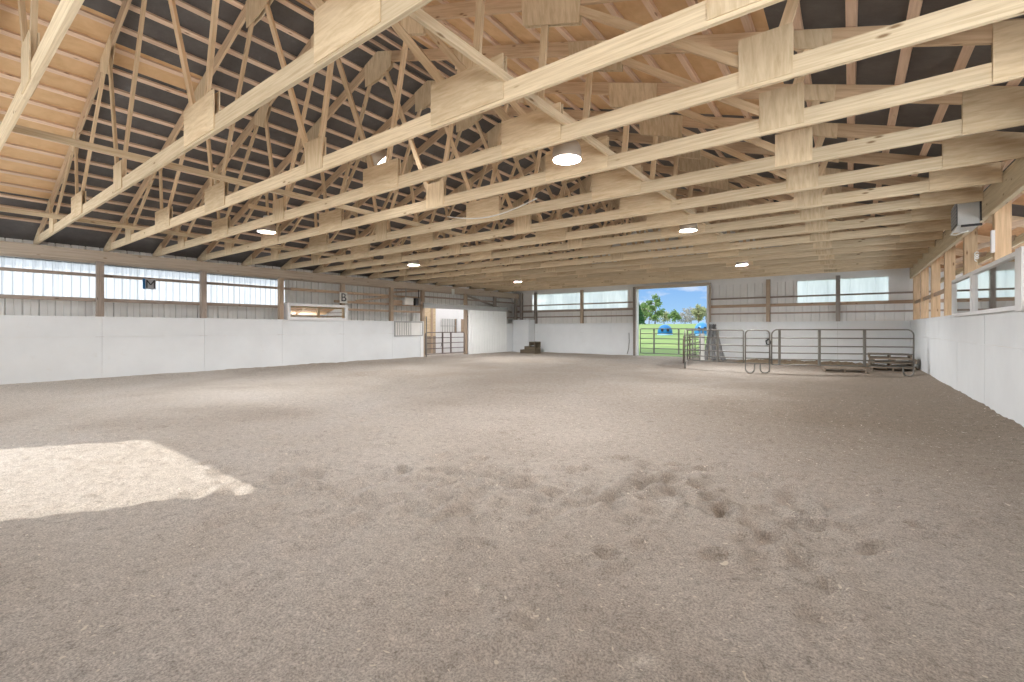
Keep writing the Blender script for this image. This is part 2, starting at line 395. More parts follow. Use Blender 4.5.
# ------------------------------------------------------------------ corrugated sheets
def sheet(name, axis, a0, a1, z0, z1, pos, mat, pitch=.30, rib=.03, w=.035, inward=1, thick=.003, parent=None, z1b=None):
    """upright ribbed metal sheet along x or y at pos; z1b lets the top edge slope"""
    prof = [(a0, 0)]
    n = max(1, int(round((a1 - a0) / pitch))); p = (a1 - a0) / n
    for i in range(n):
        c = a0 + (i + .5) * p
        prof += [(c - w / 2 - .012, 0), (c - w / 2, rib), (c + w / 2, rib), (c + w / 2 + .012, 0)]
        c2 = c + p / 2
        if i < n - 1: prof += [(c2 - .012, 0), (c2, rib * .25), (c2 + .012, 0)]
    prof.append((a1, 0))
    mb = MB()
    for a, d in prof:
        q = pos + d * inward
        t = z1 if z1b is None else z1 + (z1b - z1) * (a - a0) / (a1 - a0)
        for z in (z0, t): mb.v.append(V((q, a, z)) if axis == 'y' else V((a, q, z)))
    for i in range(len(prof) - 1):
        mb.face((2 * i, 2 * i + 2, 2 * i + 3, 2 * i + 1), [(prof[i][0], z0), (prof[i + 1][0], z0), (prof[i + 1][0], z1), (prof[i][0], z1)])
    o = mb.build(name, mat, parent)
    if thick:
        md = o.modifiers.new('thick', 'SOLIDIFY'); md.thickness = thick
    return o

SX = -16.98                                       # left siding line
wl = sheet('wall_left', 'y', YN, 8.55, -.1, 2.20, SX, M['siding'], rib=-.04, w=.012); struct(wl, 'pale ribbed metal siding of the left long wall')
for (a0, a1, z0, z1) in ((YN, 8.55, 3.16, 4.0), (8.55, 15.40, -.1, 4.0), (15.40, 18.55, 2.45, 4.0), (18.55, YF + .24, -.1, 4.0)):
    o = sheet('wall_left_sheet', 'y', a0, a1, z0, z1, SX, M['siding'], rib=-.04, w=.012); o.parent = wl; o.name = 'siding_sheet'
wi = 0
LP = [3.22, 5.69, 8.13, 10.60, 13.03, 14.88, 17.92, 20.40, 22.45]
for a0, a1 in ((YN, 3.22), (3.22, 5.69), (5.69, 8.13), (8.13, 8.55)):
    wi += 1
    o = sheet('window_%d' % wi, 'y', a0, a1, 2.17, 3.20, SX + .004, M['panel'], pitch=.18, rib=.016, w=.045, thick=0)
    struct(o, 'translucent ribbed daylight panel high in the left wall')

# far wall
FY = YF + .22
wf = MB().box(-17.0, -8.98, FY + .02, FY + .03, -.2, -.1).build('wall_far', M['siding'])
struct(wf, 'pale ribbed metal siding of the far end wall')
def fsheet(a0, a1, z0, z1, z1b=None):
    o = sheet('siding_sheet', 'x', a0, a1, z0, z1, FY, M['siding'], pitch=.30, rib=-.03, w=.010, inward=-1, parent=wf, z1b=z1b); return o
fsheet(-17.0, -8.98, -.1, 2.42); fsheet(-17.0, -15.45, 2.42, 3.42); fsheet(-9.40, -8.98, 2.42, 3.42)
fsheet(-5.33, XO, -.1, 2.45); fsheet(-5.33, -1.80, 2.45, 3.44); fsheet(1.20, XO, 2.45, 3.50, 2.6)
# gable above
gb = MB().prism([(-17.0, FY, 3.40), (1.2, FY, 3.40), (1.2, FY, 2.45), (XO, FY, 2.45), (XO, FY, roofz(XO)), (RX, FY, 6.95), (-17.0, FY, roofz(-17.0))], (0, 1, 0), .02).build('gable_sheet', M['siding'], wf)
for a0, a1, z0 in ((-15.45, -12.03, 2.42), (-12.03, -9.40, 2.42), (-1.80, -.39, 2.45), (-.39, 1.20, 2.45)):
    wi += 1
    o = sheet('window_%d' % wi, 'x', a0, a1, z0, 3.45, FY + .004, M['panelx'], pitch=.9, rib=.012, w=.02, inward=-1, thick=0)
    struct(o, 'translucent daylight panel high in the far wall')

# near end wall behind the camera, with the open door that throws the sun patch and a strip of unseen panels added for fill light
DX0, DX1, DZ = -8.94, -5.98, 3.30
wn = sheet('wall_near', 'x', -17.0, DX0, -.1, 2.2, YN - .1, M['siding'], inward=1); struct(wn, 'ribbed metal near end wall')
for a0, a1, z0, z1 in ((DX1, XO, -.1, 2.2), (-17.0, DX0, 3.3, 3.6), (DX0, DX1, DZ, 3.6), (DX1, 1.25, 3.3, 3.6)):
    sheet('siding_sheet', 'x', a0, a1, z0, z1, YN - .1, M['siding'], inward=1, parent=wn)
MB().prism([(-17.0, YN - .1, 3.55), (1.2, YN - .1, 3.55), (1.2, YN - .1, 2.2), (XO, YN - .1, 2.2), (XO, YN - .1, 2.6), (RX, YN - .1, 6.93)], (0, -1, 0), .02).build('gable_sheet', M['siding'], wn)
for a0, a1 in ((-17.0, DX0), (DX1, 1.25)):
    wi += 1
    o = sheet('window_%d' % wi, 'x', a0, a1, 2.2, 3.3, YN - .1, M['panel'], pitch=.9, rib=.012, w=.02, inward=1, thick=0)
    struct(o, 'unseen translucent panel added in the near end wall for fill light')

# side aisle outer wall on the right
wr = sheet('wall_right', 'y', YN, YF + .2, -.1, 1.2, XO, M['siding'], inward=-1); struct(wr, 'ribbed metal outer wall of the side aisle beyond the right boards')
sheet('siding_sheet', 'y', YN, YF + .2, 2.25, 2.55, XO, M['siding'], inward=-1, parent=wr)
for a0, a1 in ((YN, 10.6), (10.6, YF + .2)):
    wi += 1
    o = sheet('window_%d' % wi, 'y', a0, a1, 1.2, 2.25, XO, M['panel'], pitch=.18, rib=.03, w=.045, inward=-1, thick=0)
    struct(o, 'translucent daylight panel of the side aisle')

# ------------------------------------------------------------------ white kick boards
def kick(name, axis, a0, a1, top, pos, inward, label, hseam=1.16, rows=None, start=None):
    mb = MB(); a = a0; t = .022
    rr = random.Random(hash(label) % 97 if False else len(label))
    first = True
    while a < a1 - .02:
        step = 2.44 if not (first and start) else start - a0
        first = False
        e = min(a + step, a1)
        for (z0, z1) in ((-.12, hseam), (hseam, top)):
            off = rr.uniform(0, .006)
            g = .0025
            lo, hi = (pos - inward * t, pos + inward * off)
            lo, hi = min(lo, hi), max(lo, hi)
            if axis == 'y': mb.box(lo, hi, a + g, e - g, z0 + (g if z0 > 0 else 0), z1 - (g if z1 < top else 0), axis=1)
            else: mb.box(a + g, e - g, lo, hi, z0 + (g if z0 > 0 else 0), z1 - (g if z1 < top else 0), axis=0)
        a = e
    return struct(mb.build(name, M['white'], None), label)
kl = kick('baseboard_left', 'y', YN, 14.62, 1.71, XL, 1, 'white painted kick boards along the left wall', start=.8)
MB().box(XL - .003, XL + .012, .55, 2.05, .45, .74).build('patch_board', M['white'], kl)
MB().box(XL - .16, XL - .02, YN, 14.6, 1.67, 1.705).build('cap_board', M['white'], kl)
o = kick('baseboard_left_end', 'y', 21.35, YF, 1.66, XL, 1, 'white kick boards of the left wall beyond the sliding door'); o.name = 'baseboard_left.001'
kick('baseboard_far_left', 'x', -15.12, -9.02, 1.66, YF, -1, 'white kick boards on the far wall left of the open doorway').name = 'baseboard_far'
kick('baseboard_far_right', 'x', -5.28, XR, 1.67, YF, -1, 'white kick boards on the far wall right of the open doorway').name = 'baseboard_far.001'
kr = kick('baseboard_right', 'y', YN, YF, 1.69, XR, -1, 'white painted kick boards along the right wall', hseam=1.12)
MB().box(XR + .02, XR + .16, YN, YF, 1.65, 1.685).build('cap_board', M['white'], kr)

# ------------------------------------------------------------------ roof sheathing (ceiling)
TY = [.69, 2.05, 3.42, 4.55, 5.71, 7.05, 8.40, 9.65, 10.85, 12.20, 13.60, 14.95, 16.20, 17.50, 18.80, 20.10, 21.40]
PSP = .458
def ceiling():
    mb = MB()
    ys = [YN - .3] + TY + [YF + .5]
    def cell(xa, xb, ya, yb, mi):
        za, zb = roofz(xa) + .045, roofz(xb) + .045
        b = len(mb.v); t = .014
        mb.v += [V((xa, ya, za)), V((xb, ya, zb)), V((xb, yb, zb)), V((xa, yb, za)), V((xa, ya, za + t)), V((xb, ya, zb + t)), V((xb, yb, zb + t)), V((xa, yb, za + t))]
        r = random.uniform(0, 40)
        uv = [(ya + r, xa), (ya + r, xb), (yb + r, xb), (yb + r, xa)]
        mb.face((b, b + 1, b + 2, b + 3), uv, mi); mb.face((b + 7, b + 6, b + 5, b + 4), uv, mi)
    # left slope, bays counted from the ridge
    nl = 21
    for i in range(nl):
        xb = RX - i * PSP; xa = RX - (i + 1) * PSP
        for k in range(len(ys) - 1):
            c = (xa + xb) / 2; y = (ys[k] + ys[k + 1]) / 2
            tan = (y < 2.05 and -14.95 < c < -9.4) or (2.05 < y < 3.42 and -10.35 < c < -9.88)
            if y < .69 and c > -9.4 and c < -8.9: tan = True
            cell(xa, xb, ys[k], ys[k + 1], 1 if tan else 0)
    for i in range(29):
        xa = RX + i * PSP; xb = RX + (i + 1) * PSP
        for k in range(len(ys) - 1):
            c = (xa + xb) / 2; y = (ys[k] + ys[k + 1]) / 2
            mi = 0
            if y < 8.4 and -6.0 < c < -.6: mi = 1
            if y < 4.55 and c < -6.0: mi = 1
            if y < .69 and c < -.2: mi = 1
            if c > 1.9: mi = 2
            if c > 2.0 and 11.6 < y < 13: mi = 0
            cell(xa, xb, ys[k], ys[k + 1], mi)
    return mb.build('ceiling', [M['felt'], M['osb'], M['osb2']])
struct(ceiling(), 'roof sheathing, tan board in places and black felt elsewhere')
# outside roofing skin keeps daylight out
mb = MB()
for sx, x1 in ((-1, -17.3), (1, XO + .3)):
    mb.prism([(RX, YN - .4, roofz(RX) + .075), (x1, YN - .4, roofz(x1) + .075), (x1, YF + .6, roofz(x1) + .075), (RX, YF + .6, roofz(RX) + .075)], (0, 0, 1), .03)
struct(mb.build('roof', M['track']), 'metal roof skin above the sheathing')

# purlins
PG = 'roof purlins'
for side, n, name in ((-1, 19, 'left'), (1, 27, 'right')):
    for i in range(n):
        d = (i + .12) * PSP + .05
        x = RX + side * (d + (.17 if side > 0 else 0))
        mb = MB(); z = roofz(x) + .022
        up = V((side * S, 0, 1)).normalized()
        mb.bar((x, YN - .05, z), (x, YF + .2, z), .088, .040, up)
        o = mb.build('roof_purlin', M['purlin'])
        if x > XR: lab = 'roof purlin over the side aisle, %s out past the right wall' % ORD[i - 20 if i >= 20 else 0]
        else: lab = 'roof purlin on the %s slope, %s down from the ridge' % (name, ORD[i])
        tag(o, lab, 'purlin', PG)

# ------------------------------------------------------------------ trusses
BJA = [-14.58, -12.07, -9.28, -5.95, -3.12, -.60]        # bottom joints
TJ = [-14.85, -12.35, -9.95, RX, -5.23, -2.83, -.33]      # top joints
BWA = [.46, .90, .87, .44, .98, .42]; BWB = [.46, .90, .44, .87, .86, .42]     # the splices alternate from truss to truss
XE0, XE1 = -16.93, 1.795
def make_truss(BJ, BW, spl):
    root = bpy.data.objects.new('roof_truss', None); COL.objects.link(root)
    t = .040
    mb = MB()
    xc = RX - (6.95 - CB - .184) / S
    mb.prism([(XE0, -t / 2, CB), (spl, -t / 2, CB), (spl, -t / 2, CB + .184), (xc, -t / 2, CB + .184), (XE0, -t / 2, roofz(XE0))], (0, 1, 0), t)
    mb.bar((spl, 0, CB + .092), (XE1, 0, CB + .092), t, .184)
    mb.build('bottom_chord', M['chord'], root)
    dz = .105
    for xe in (XE0, XE1):
        p0 = V((xe, 0, roofz(xe) - dz)); p1 = V((RX, 0, roofz(RX) - dz))
        MB().bar(p0, p1, t, .19, (0, 0, 1)).build('top_chord', M['top'], root)
    def web(a, b, w=.09):
        MB().bar((a[0], 0, a[1]), (b[0], 0, b[1]), .038, w, V((b[0] - a[0], 0, b[1] - a[1])).cross(V((0, 1, 0)))).build('web_member', M['web'], root)
    def tz(x): return roofz(x) - .16
    bz = CB + .17
    pairs = [(0, -.06, 0, 0), (0, .06, 1, -.1), (1, -.10, 1, .05), (1, .10, 2, -.12), (2, -.10, 2, .08), (2, .10, 3, -.10),
             (3, -.10, 3, .10), (3, .10, 4, -.08), (4, -.10, 4, .12), (4, .10, 5, -.05), (5, -.06, 5, .1), (5, .06, 6, 0)]
    for b, db, k, dk in pairs:
        web((BJ[b] + db, bz), (TJ[k] + dk, tz(TJ[k] + dk)))
    for x, w in zip(BJ, BW):
        for s in (-1, 1):
            y = s * .0215
            mb = MB(); mb.prism([(x - w / 2, y, CB + .03), (x + w / 2, y, CB + .03), (x + w / 2, y, CB + .46), (x - w / 2, y, CB + .46)], (0, s, 0), .012, rot=(w < .6))
            mb.build('gusset', M['ply'], root)
    for s in (-1, 1):
        y = s * .0215
        MB().prism([(XE0 + .02, y, CB + .01), (-16.17, y, CB + .01), (-16.17, y, roofz(-16.17) + -.01), (XE0 + .02, y, roofz(XE0 + .02) - .01)], (0, s, 0), .012).build('gusset', M['ply'], root)
        x0 = 1.0
        MB().prism([(x0, y, CB + .01), (XE1 - .02, y, CB + .01), (XE1 - .02, y, roofz(XE1 - .02) - .01), (x0, y, roofz(x0) - .03)], (0, s, 0), .012).build('gusset', M['ply'], root)
        # ridge plate
        MB().prism([(RX - .42, y, roofz(RX - .42) - .01), (RX - .40, y, roofz(RX) - .60), (RX + .05, y, roofz(RX) - .56), (RX + .42, y, roofz(RX) - .44), (RX + .44, y, roofz(RX + .44) - .01), (RX, y, roofz(RX) - .01)], (0, s, 0), .012).build('gusset', M['ply'], root)
        for k, x in enumerate(TJ):
            if x == RX: continue
            w = (.34, .36, .62, 0, .50, .80, .34)[k]; h = (.20, .30, .40, 0, .40, .42, .22)[k]
            a, b = x - w / 2, x + w / 2
            if k in (1, 2): poly = [(a, y, roofz(a) - .02), (a, y, roofz(a) - .23), (x + .06, y, roofz(x) - h - .1), (b, y, roofz(b) - .24), (b, y, roofz(b) - .02)]
            else: poly = [(a, y, roofz(a) - .02), (a + .03, y, roofz(a) - h), (b, y, roofz(b) - h), (b + .02, y, roofz(b) - .02)]
            MB().prism(poly, (0, s, 0), .012).build('gusset', M['ply'], root)
    return root
protos = [make_truss(BJA, BWA, -6.2), make_truss([-14.58, -12.07, -9.24, -5.98, -3.10, -.60], BWB, -9.0)]
for i, y in enumerate(TY):
    k = 1 if i % 2 == 1 else 0
    o = protos[k] if i < 2 else copy_tree(protos[k])
    o.location = (0, y, 0)
    tag(o, 'timber roof truss with plywood gussets, %s counting away from the camera' % ORD[i], 'roof truss', 'timber roof trusses')

# runners on top of the bottom chords
for x, lab in ((-13.57, 'long runner board across the truss bottom chords near the left eave'),
               (-7.95, 'long runner board across the truss bottom chords under the ridge'),
               (-2.62, 'long runner board across the truss bottom chords on the right of the ridge')):
    o = MB().bar((x, YN, CB + .184 + .046), (x, YF - .1, CB + .184 + .046), .038, .088).build('runner_board', M['chord']); tag(o, lab, 'board', 'runner boards')

# ------------------------------------------------------------------ eave beams and posts
o = MB().box(XL - .05, XL + .0, YN, YF, 3.20, 3.49).build('eave_beam', M['beam']); tag(o, 'weathered timber eave beam along the top of the left wall', 'beam')
o = MB().box(XL - .62, XL - .57, YN, YF, 3.20, 3.49).build('eave_beam', M['beam']); tag(o, 'outer timber eave beam behind the left wall posts', 'beam')
o = MB().box(XR - .02, XR + .05, YN, YF, 3.25, 3.68).build('eave_beam', M['beam2']); tag(o, 'pale timber beam along the top of the right wall posts', 'beam')
for i, y in enumerate(LP):
    m = M['postg'] if i in (7, 8) else (M['girt'] if i < 2 else M['post'])
    o = MB().box(XL - .21, XL - .055, y - .075, y + .075, -.1, 3.5).build('wall_post', m)
    tag(o, 'square timber post in the left wall, %s from the camera end' % ORD[i], 'post', 'left wall posts')
RP = [8.20, 10.62, 13.03, 15.42, 17.72, 20.10, 22.35]
for i, y in enumerate(RP):
    o = MB().box(XR + .055, XR + .245, y - .075, y + .075, -.1, 3.52).build('wall_post', M['postr'])
    tag(o, 'square pine post above the right kick boards, %s from the camera end' % ORD[i], 'post', 'right wall posts')
FP = [(-16.18, M['postg'], 'at the left corner of the far wall'), (-15.14, M['postg'], 'between the white corner box and the far left window'), (-12.03, M['post'], 'between the two left windows of the far wall'),
      (-8.96, M['postg'], 'left of the open far doorway'), (-5.33, M['beam'], 'right of the open far doorway'),
      (-2.88, M['post'], 'on the far wall left of the right-hand windows'), (-.39, M['postg'], 'between the two right windows of the far wall')]
for x, m, lab in FP:
    z1 = 3.53
    o = MB().box(x - .075, x + .075, YF + .03, YF + .18, -.1, z1).build('wall_post', m); tag(o, 'square timber post ' + lab, 'post', 'far wall posts')

# girts
def girt(p0, p1, h, lab, m='girt', w=.038, up=(0, 0, 1)):
    o = MB().bar(p0, p1, w, h, up).build('wall_girt', M[m]); return tag(o, lab, 'girt', 'wall girts')
gx = XL - .235
girt((gx, YN, 2.84), (gx, 8.55, 2.84), .085, 'horizontal girt crossing the left daylight panels')
girt((gx, YN, 2.17), (gx, 8.55, 2.17), .10, 'horizontal girt under the left daylight panels')
girt((gx, 8.55, 2.84), (gx, 14.85, 2.84), .10, 'brown girt on the left wall above the long mirror', 'girtb')
girt((gx, 10.3, 2.47), (gx, 14.85, 2.47), .10, 'brown girt beside the letter B plaque on the left wall', 'girtb')
girt((gx, 10.65, 2.16), (gx, 14.85, 2.16), .09, 'lowest brown girt on the left wall right of the long mirror', 'girtb')
girt((gx, 14.9, 2.92), (gx, YF, 2.92), .08, 'girt above the stable doorway and sliding door', 'girt')
girt((gx, 17.95, 2.02), (gx, YF, 2.02), .08, 'girt behind the sliding door on the left wall', 'girt')
girt((XL - .23, 11.3, 2.53), (XL - .23, 13.0, 2.79), .09, 'slanting brace board right of the letter B plaque', 'girtb', .04)
girt((XL - .25, 18.1, 3.15), (XL - .25, 22.2, 2.35), .10, 'slanting grey brace board above the sliding door', 'postg', .04)
girt((XL - .25, 13.1, 3.0), (XL - .25, 14.8, 3.18), .09, 'slanting brace board above the electric box', 'girtb', .04)
gy = YF + .20 - .038
for (x0, x1, side, mm) in ((-16.6, -9.02, 'left', 'girt'), (-5.3, XO, 'right', 'girtb')):
    for z, h, nm, m2 in ((2.75, .07, 'upper', 'girt'), (2.40, .13, 'middle', mm), (2.05, .07, 'lower', 'girt')):
        girt((x0, gy, z), (x1, gy, z), h, '%s horizontal girt on the far wall %s of the doorway' % (nm, side), m2)
o = MB().box(-8.96, -5.33, YF + .03, YF + .2, 3.40, 3.54).build('door_header', M['beam']); tag(o, 'timber header above the open far doorway', 'beam')

# ------------------------------------------------------------------ right side aisle framing
for i, y in enumerate((8.2, 10.62, 13.03, 15.42, 17.72, 20.1)):
    x0, x1 = XR + .25, XO - .02
    o = MB().bar((x0, y - .1, roofz(x0) - .10), (x1, y - .1, roofz(x1) - .10), .045, .19).build('aisle_rafter', M['top'])
    tag(o, 'brown rafter over the side aisle, %s from the camera end' % ORD[i], 'rafter', 'aisle rafters')
o = MB().bar((2.62, YN, 3.10), (2.62, YF, 3.10), .05, .15).build('aisle_beam', M['beam2']); tag(o, 'long beam over the side aisle seen behind the right posts', 'beam')
for y in (10.62, 13.03, 15.42, 17.72):
    p = MB().bar((XR + .15, y + .02, 3.02), (2.62, y + .02, 3.18), .038, .10).build('knee_brace', M['girtb']); tag(p, 'short brace board from the right post to the aisle beam, %s from the camera' % ORD[[10.62, 13.03, 15.42, 17.72].index(y)], 'brace', 'aisle braces')
for i, (y, z) in enumerate(((16.6, 2.35), (19.0, 2.35), (21.3, 2.35))):
    o = MB().box(XR + .10, XR + .14, y - 1.1, y + 1.1, z - .05, z + .05).build('wall_girt', M['girtb']); tag(o, 'board between the right wall posts, %s gap from the white mirrors' % ORD[i], 'girt', 'right wall boards')

# ------------------------------------------------------------------ ceiling lamps
def make_lamp():
    root = bpy.data.objects.new('barn_lamp', None); COL.objects.link(root)
    # origin: centre of the mouth
    prof = [(.178, 0), (.184, .02), (.186, .09), (.178, .15), (.155, .20), (.11, .235), (.06, .25)]
    MB().lathe(prof, (0, 0, 0), 28).build('shade', M['lampout'], root)
    inn = [(.176, .002), (.18, .09), (.172, .145), (.148, .193), (.10, .228), (.05, .238), (.001, .24)]
    MB().lathe(inn, (0, 0, 0), 28).build('reflector', M['lampin'], root)
    MB().lathe([(.06, .24), (.07, .255), (.07, .36), (.055, .375), (.001, .375)], (0, 0, 0), 20).build('housing', M['metalbox'], root)
    MB().lathe([(.001, .155), (.022, .16), (.032, .18), (.030, .20), (.022, .22), (.02, .235)], (0, 0, 0), 16).build('bulb', M['bulb'], root)
    MB().tube([(0, 0, .37), (0, 0, .44), (.02, 0, .47)], .009, 8).build('hook', M['dark'], root)
    return root
LP_ = [((-2.93, 5.12, 3.57), 'barn lamp hanging nearest the camera on the right of the ridge'),
       ((-2.85, 10.32, 3.54), 'barn lamp hanging midway down the arena on the right of the ridge'),
       ((-2.89, 16.75, 3.50), 'barn lamp hanging far down the arena near the open doorway'),
       ((-10.65, 4.95, 3.58), 'barn lamp hanging nearest the left daylight panels'),
       ((-11.7, 10.2, 3.50), 'barn lamp hanging midway down the arena on the left side'),
       ((-12.2, 16.8, 3.50), 'barn lamp hanging far down the arena on the left side'),
       ((-6.72, 5.15, 4.38), 'tilted barn lamp tucked up among the truss webs under the ridge')]
lamp0 = make_lamp()
for i, (p, lab) in enumerate(LP_):
    o = lamp0 if i == 0 else copy_tree(lamp0)
    o.location = p
    if i == 6: o.rotation_euler = (math.radians(35), math.radians(-30), 0)
    tag(o, lab, 'lamp', 'barn ceiling lamps')
    # beams that carry the lamps
    L = bpy.data.lights.new('barn_lamp_light', 'POINT'); L.energy = (430, 430, 760, 430, 430, 640, 15)[i]; L.color = (1, .99, .985); L.shadow_soft_size = .04
    lo = bpy.data.objects.new('barn_lamp_light', L); COL.objects.link(lo); lo.location = (p[0], p[1], p[2] + (.06 if i < 6 else -.05))
for i in (0, 1, 2, 3, 4, 5):
    p = LP_[i][0]
    ya = max([y for y in TY if y <= p[1] + .01]); yb = min([y for y in TY if y > p[1] + .01])
    zt = p[2] + .52
    o = MB().bar((p[0] + .02, ya, zt), (p[0] + .02, yb, zt), .038, .088).build('lamp_bearer', M['web']); tag(o, 'short bearer board carrying the ' + LP_[i][1].replace('barn lamp hanging ', 'lamp '), 'board', 'lamp bearers')
cb = MB(); pts = []
for k in range(17):
    t = k / 16; pts.append((-6.9 + 2.3 * t, 6.95 - .9 * t * 0, 3.78 - .22 * math.sin(math.pi * t) * .8))
o = cb.tube(pts, .012, 6).build('electric_cable', M['plaque']); tag(o, 'thin pale cable sagging between truss bottom chords', 'cable')

# ------------------------------------------------------------------ mirrors
def mirror(name, axis, a0, a1, z0, z1, pos, inward, label, f=.085, panes=1, tilt=0):
    root = empty(name, (pos, (a0 + a1) / 2, z0) , label, 'mirror')
    hw = (a1 - a0) / 2; h = z1 - z0; d = .05 * inward
    fr = MB()
    lo, hi = min(0, d), max(0, d)
    fr.box(lo, hi, -hw, hw, 0, f, axis=1); fr.box(lo, hi, -hw, hw, h - f, h, axis=1)
    fr.box(lo, hi, -hw, -hw + f, f, h - f, axis=2); fr.box(lo, hi, hw - f, hw, f, h - f, axis=2)
    if panes == 2:
        fr.box(lo, hi, .42 - .09, .42 + .09, f, h - f, axis=2)
    fr.build('frame', M['trim'], root)
    e = .012 * inward; lo, hi = min(0, e), max(0, e)
    if panes == 2:
        MB().box(lo, hi, -hw + f, .42 - .09, f, h - f, axis=1).build('mirror_pane', M['mirror'], root)
        MB().box(lo, hi, .42 + .09, hw - f, f, h - f, axis=1).build('mirror_pane', M['mirror'], root)
    else:
        MB().box(lo, hi, -hw + f, hw - f, f, h - f, axis=1).build('mirror_pane', M['mirror'], root)
    return root
mr = mirror('arena_mirror', 'y', 8.80, 13.55, 1.64, 2.42, XR - .008, -1, 'white framed double mirror on top of the right kick boards', .06, 2)
MB().box(-.06, .10, -2.66, -2.38, -.02, .80).build('side_post', M['trim'], mr)
ml = mirror('arena_mirror', 'y', 8.28, 10.72, 1.69, 2.31, XL + .03, 1, 'white framed long mirror standing on the left kick boards below the letter B', .10, 1)
MB().box(-.30, -.005, -1.22, -1.10, .0, .62).build('side_board', M['trim'], ml)
# small barred window at the right end of the left boards
root = empty('barred_window', (XL, 13.95, 1.02), 'small barred window set in the left kick boards beside the stable doorway', 'window')
f = MB(); f.box(.0, .05, -.86, .80, 0, .05, axis=1); f.box(.0, .05, -.86, .80, .63, .69, axis=1); f.box(.0, .05, -.86, -.81, .05, .63, axis=2); f.box(0, .05, .75, .80, .05, .63, axis=2)
f.build('frame', M['track'], root)
MB().box(.004, .012, -.81, .75, .05, .63, axis=1).build('pane', M['siding'], root)
f = MB()
for k in range(7): f.tube([(.03, -.70 + k * .13, .05), (.03, -.70 + k * .13, .63)], .011, 6)
f.build('bars', M['track'], root)

# ------------------------------------------------------------------ arena letter plaques
def letter_plaque(y, z, w, h, ch, label, m, x=XL + .02, mt='black', sz=.36, side=None):
    root = empty('letter_plaque', (x, y, z), label, 'sign')
    MB().box(-.012, .0, -w / 2, w / 2, 0, h, axis=2).build('plaque_board', m, root)
    if side: MB().box(-.016, .004, -w / 2 - .06, -w / 2, 0, h, axis=2).build('side_strip', side, root)
    if ch == 'B':
        c = bpy.data.curves.new('letter', 'FONT'); c.body = ch; c.size = sz; c.extrude = .003; c.align_x = 'CENTER'; c.align_y = 'CENTER'; c.offset = .004
        c.materials.append(M[mt])
        o = bpy.data.objects.new('letter', c); COL.objects.link(o)
        me = bpy.data.meshes.new_from_object(o.evaluated_get(bpy.context.evaluated_depsgraph_get())); bpy.data.objects.remove(o)
        o = bpy.data.objects.new('letter', me); COL.objects.link(o); o.parent = root
        o.location = (.005, 0, h * .5); o.rotation_euler = (math.pi / 2, 0, math.pi / 2)
    elif ch == 'M':
        f = MB(); a, t0, t1 = w * .36, h * .12, h * .90
        for sgn in (-1, 1):
            f.bar((.004, sgn * a, t0), (.004, sgn * a, t1), .008, .030, (0, 1, 0))
            f.bar((.004, sgn * a, t1 - .01), (.004, 0, h * .42), .008, .030, (0, 1, 0))
        f.build('letter', M[mt], root)
    return root
letter_plaque(10.6, 2.40, .34, .43, 'B', 'white plaque with a black letter B on the left wall post', M['plaque'], x=XL - .042, sz=.46)
letter_plaque(4.36, 2.54, .25, .30, 'M', 'grey plaque with a dark letter M hanging from the left wall girt', M['plaqueg'], x=XL - .203, sz=.27, mt='dark', side=M['blue'])
letter_plaque(16.83, 3.10, .20, .30, None, 'small pale plaque on the left eave beam above the stable doorway', M['plaque'], x=XL + .013)

# ------------------------------------------------------------------ electric boxes on the left wall
root = empty('electric_box', (XL - .05, 13.86, 2.46), 'pale electric box on the left wall above the barred window', 'electric box')
MB().box(0, .16, -.26, .24, 0, .33, axis=2).build('cabinet', M['metalbox'], root)
MB().box(-.05, -.004, -.75, .94, .06, .20, axis=1).build('mounting_board', M['girtb'], root)
MB().box(.158, .172, -.23, .21, .03, .30, axis=2).build('cover', M['plaque'], root)
MB().tube([(.05, -.1, .33), (.05, -.1, .78)], .02, 8).build('conduit', M['track'], root)
root = empty('switch_box', (XL - .05, 14.42, 2.45), 'dark switch box on the left wall next to the pale electric box', 'switch box')
MB().box(0, .13, -.16, .02, 0, .34, axis=2).build('cabinet', M['dark'], root)
MB().box(0, .11, .06, .20, .02, .36, axis=2).build('cabinet', M['postg'], root)
MB().tube([(.05, .1, .36), (.05, .1, .75)], .018, 8).build('conduit', M['dark'], root)

# ------------------------------------------------------------------ stable doorway, gate and sliding door in the left wall
o = MB().box(XL - .02, XL + .05, 14.80, 21.45, 2.36, 2.60).build('door_track', M['track']); tag(o, 'grey track cover above the stable doorway and sliding door', 'track')
root = empty('sliding_door', (XL + .06, 19.62, -.06), 'white ribbed metal sliding door on the left wall, slid open', 'door')
o = sheet('door_panel', 'y', -1.68, 1.68, .06, 2.42, 0, M['sidingw'], pitch=.23, rib=.02, w=.05, inward=1, thick=.004, parent=root)
f = MB(); f.box(-.035, .0, -1.68, -1.60, .06, 2.42, axis=2); f.box(-.035, .0, 1.60, 1.68, .06, 2.42, axis=2); f.box(-.035, 0, -1.6, 1.6, .06, .14, axis=1); f.box(-.035, 0, -1.6, 1.6, 2.32, 2.42, axis=1)
f.build('frame', M['trim'], root)
o = MB().box(XL - .03, XL + .035, 14.62, 14.80, -.1, 1.72).build('door_jamb', M['trim']); tag(o, 'white door jamb board at the end of the left kick boards', 'jamb')
o = MB().tube([(XL + .09, 14.93, -.05), (XL + .09, 14.93, 1.95)], .03, 10).build('gate_post', M['steel']); tag(o, 'grey steel gate post left of the stable doorway', 'post')

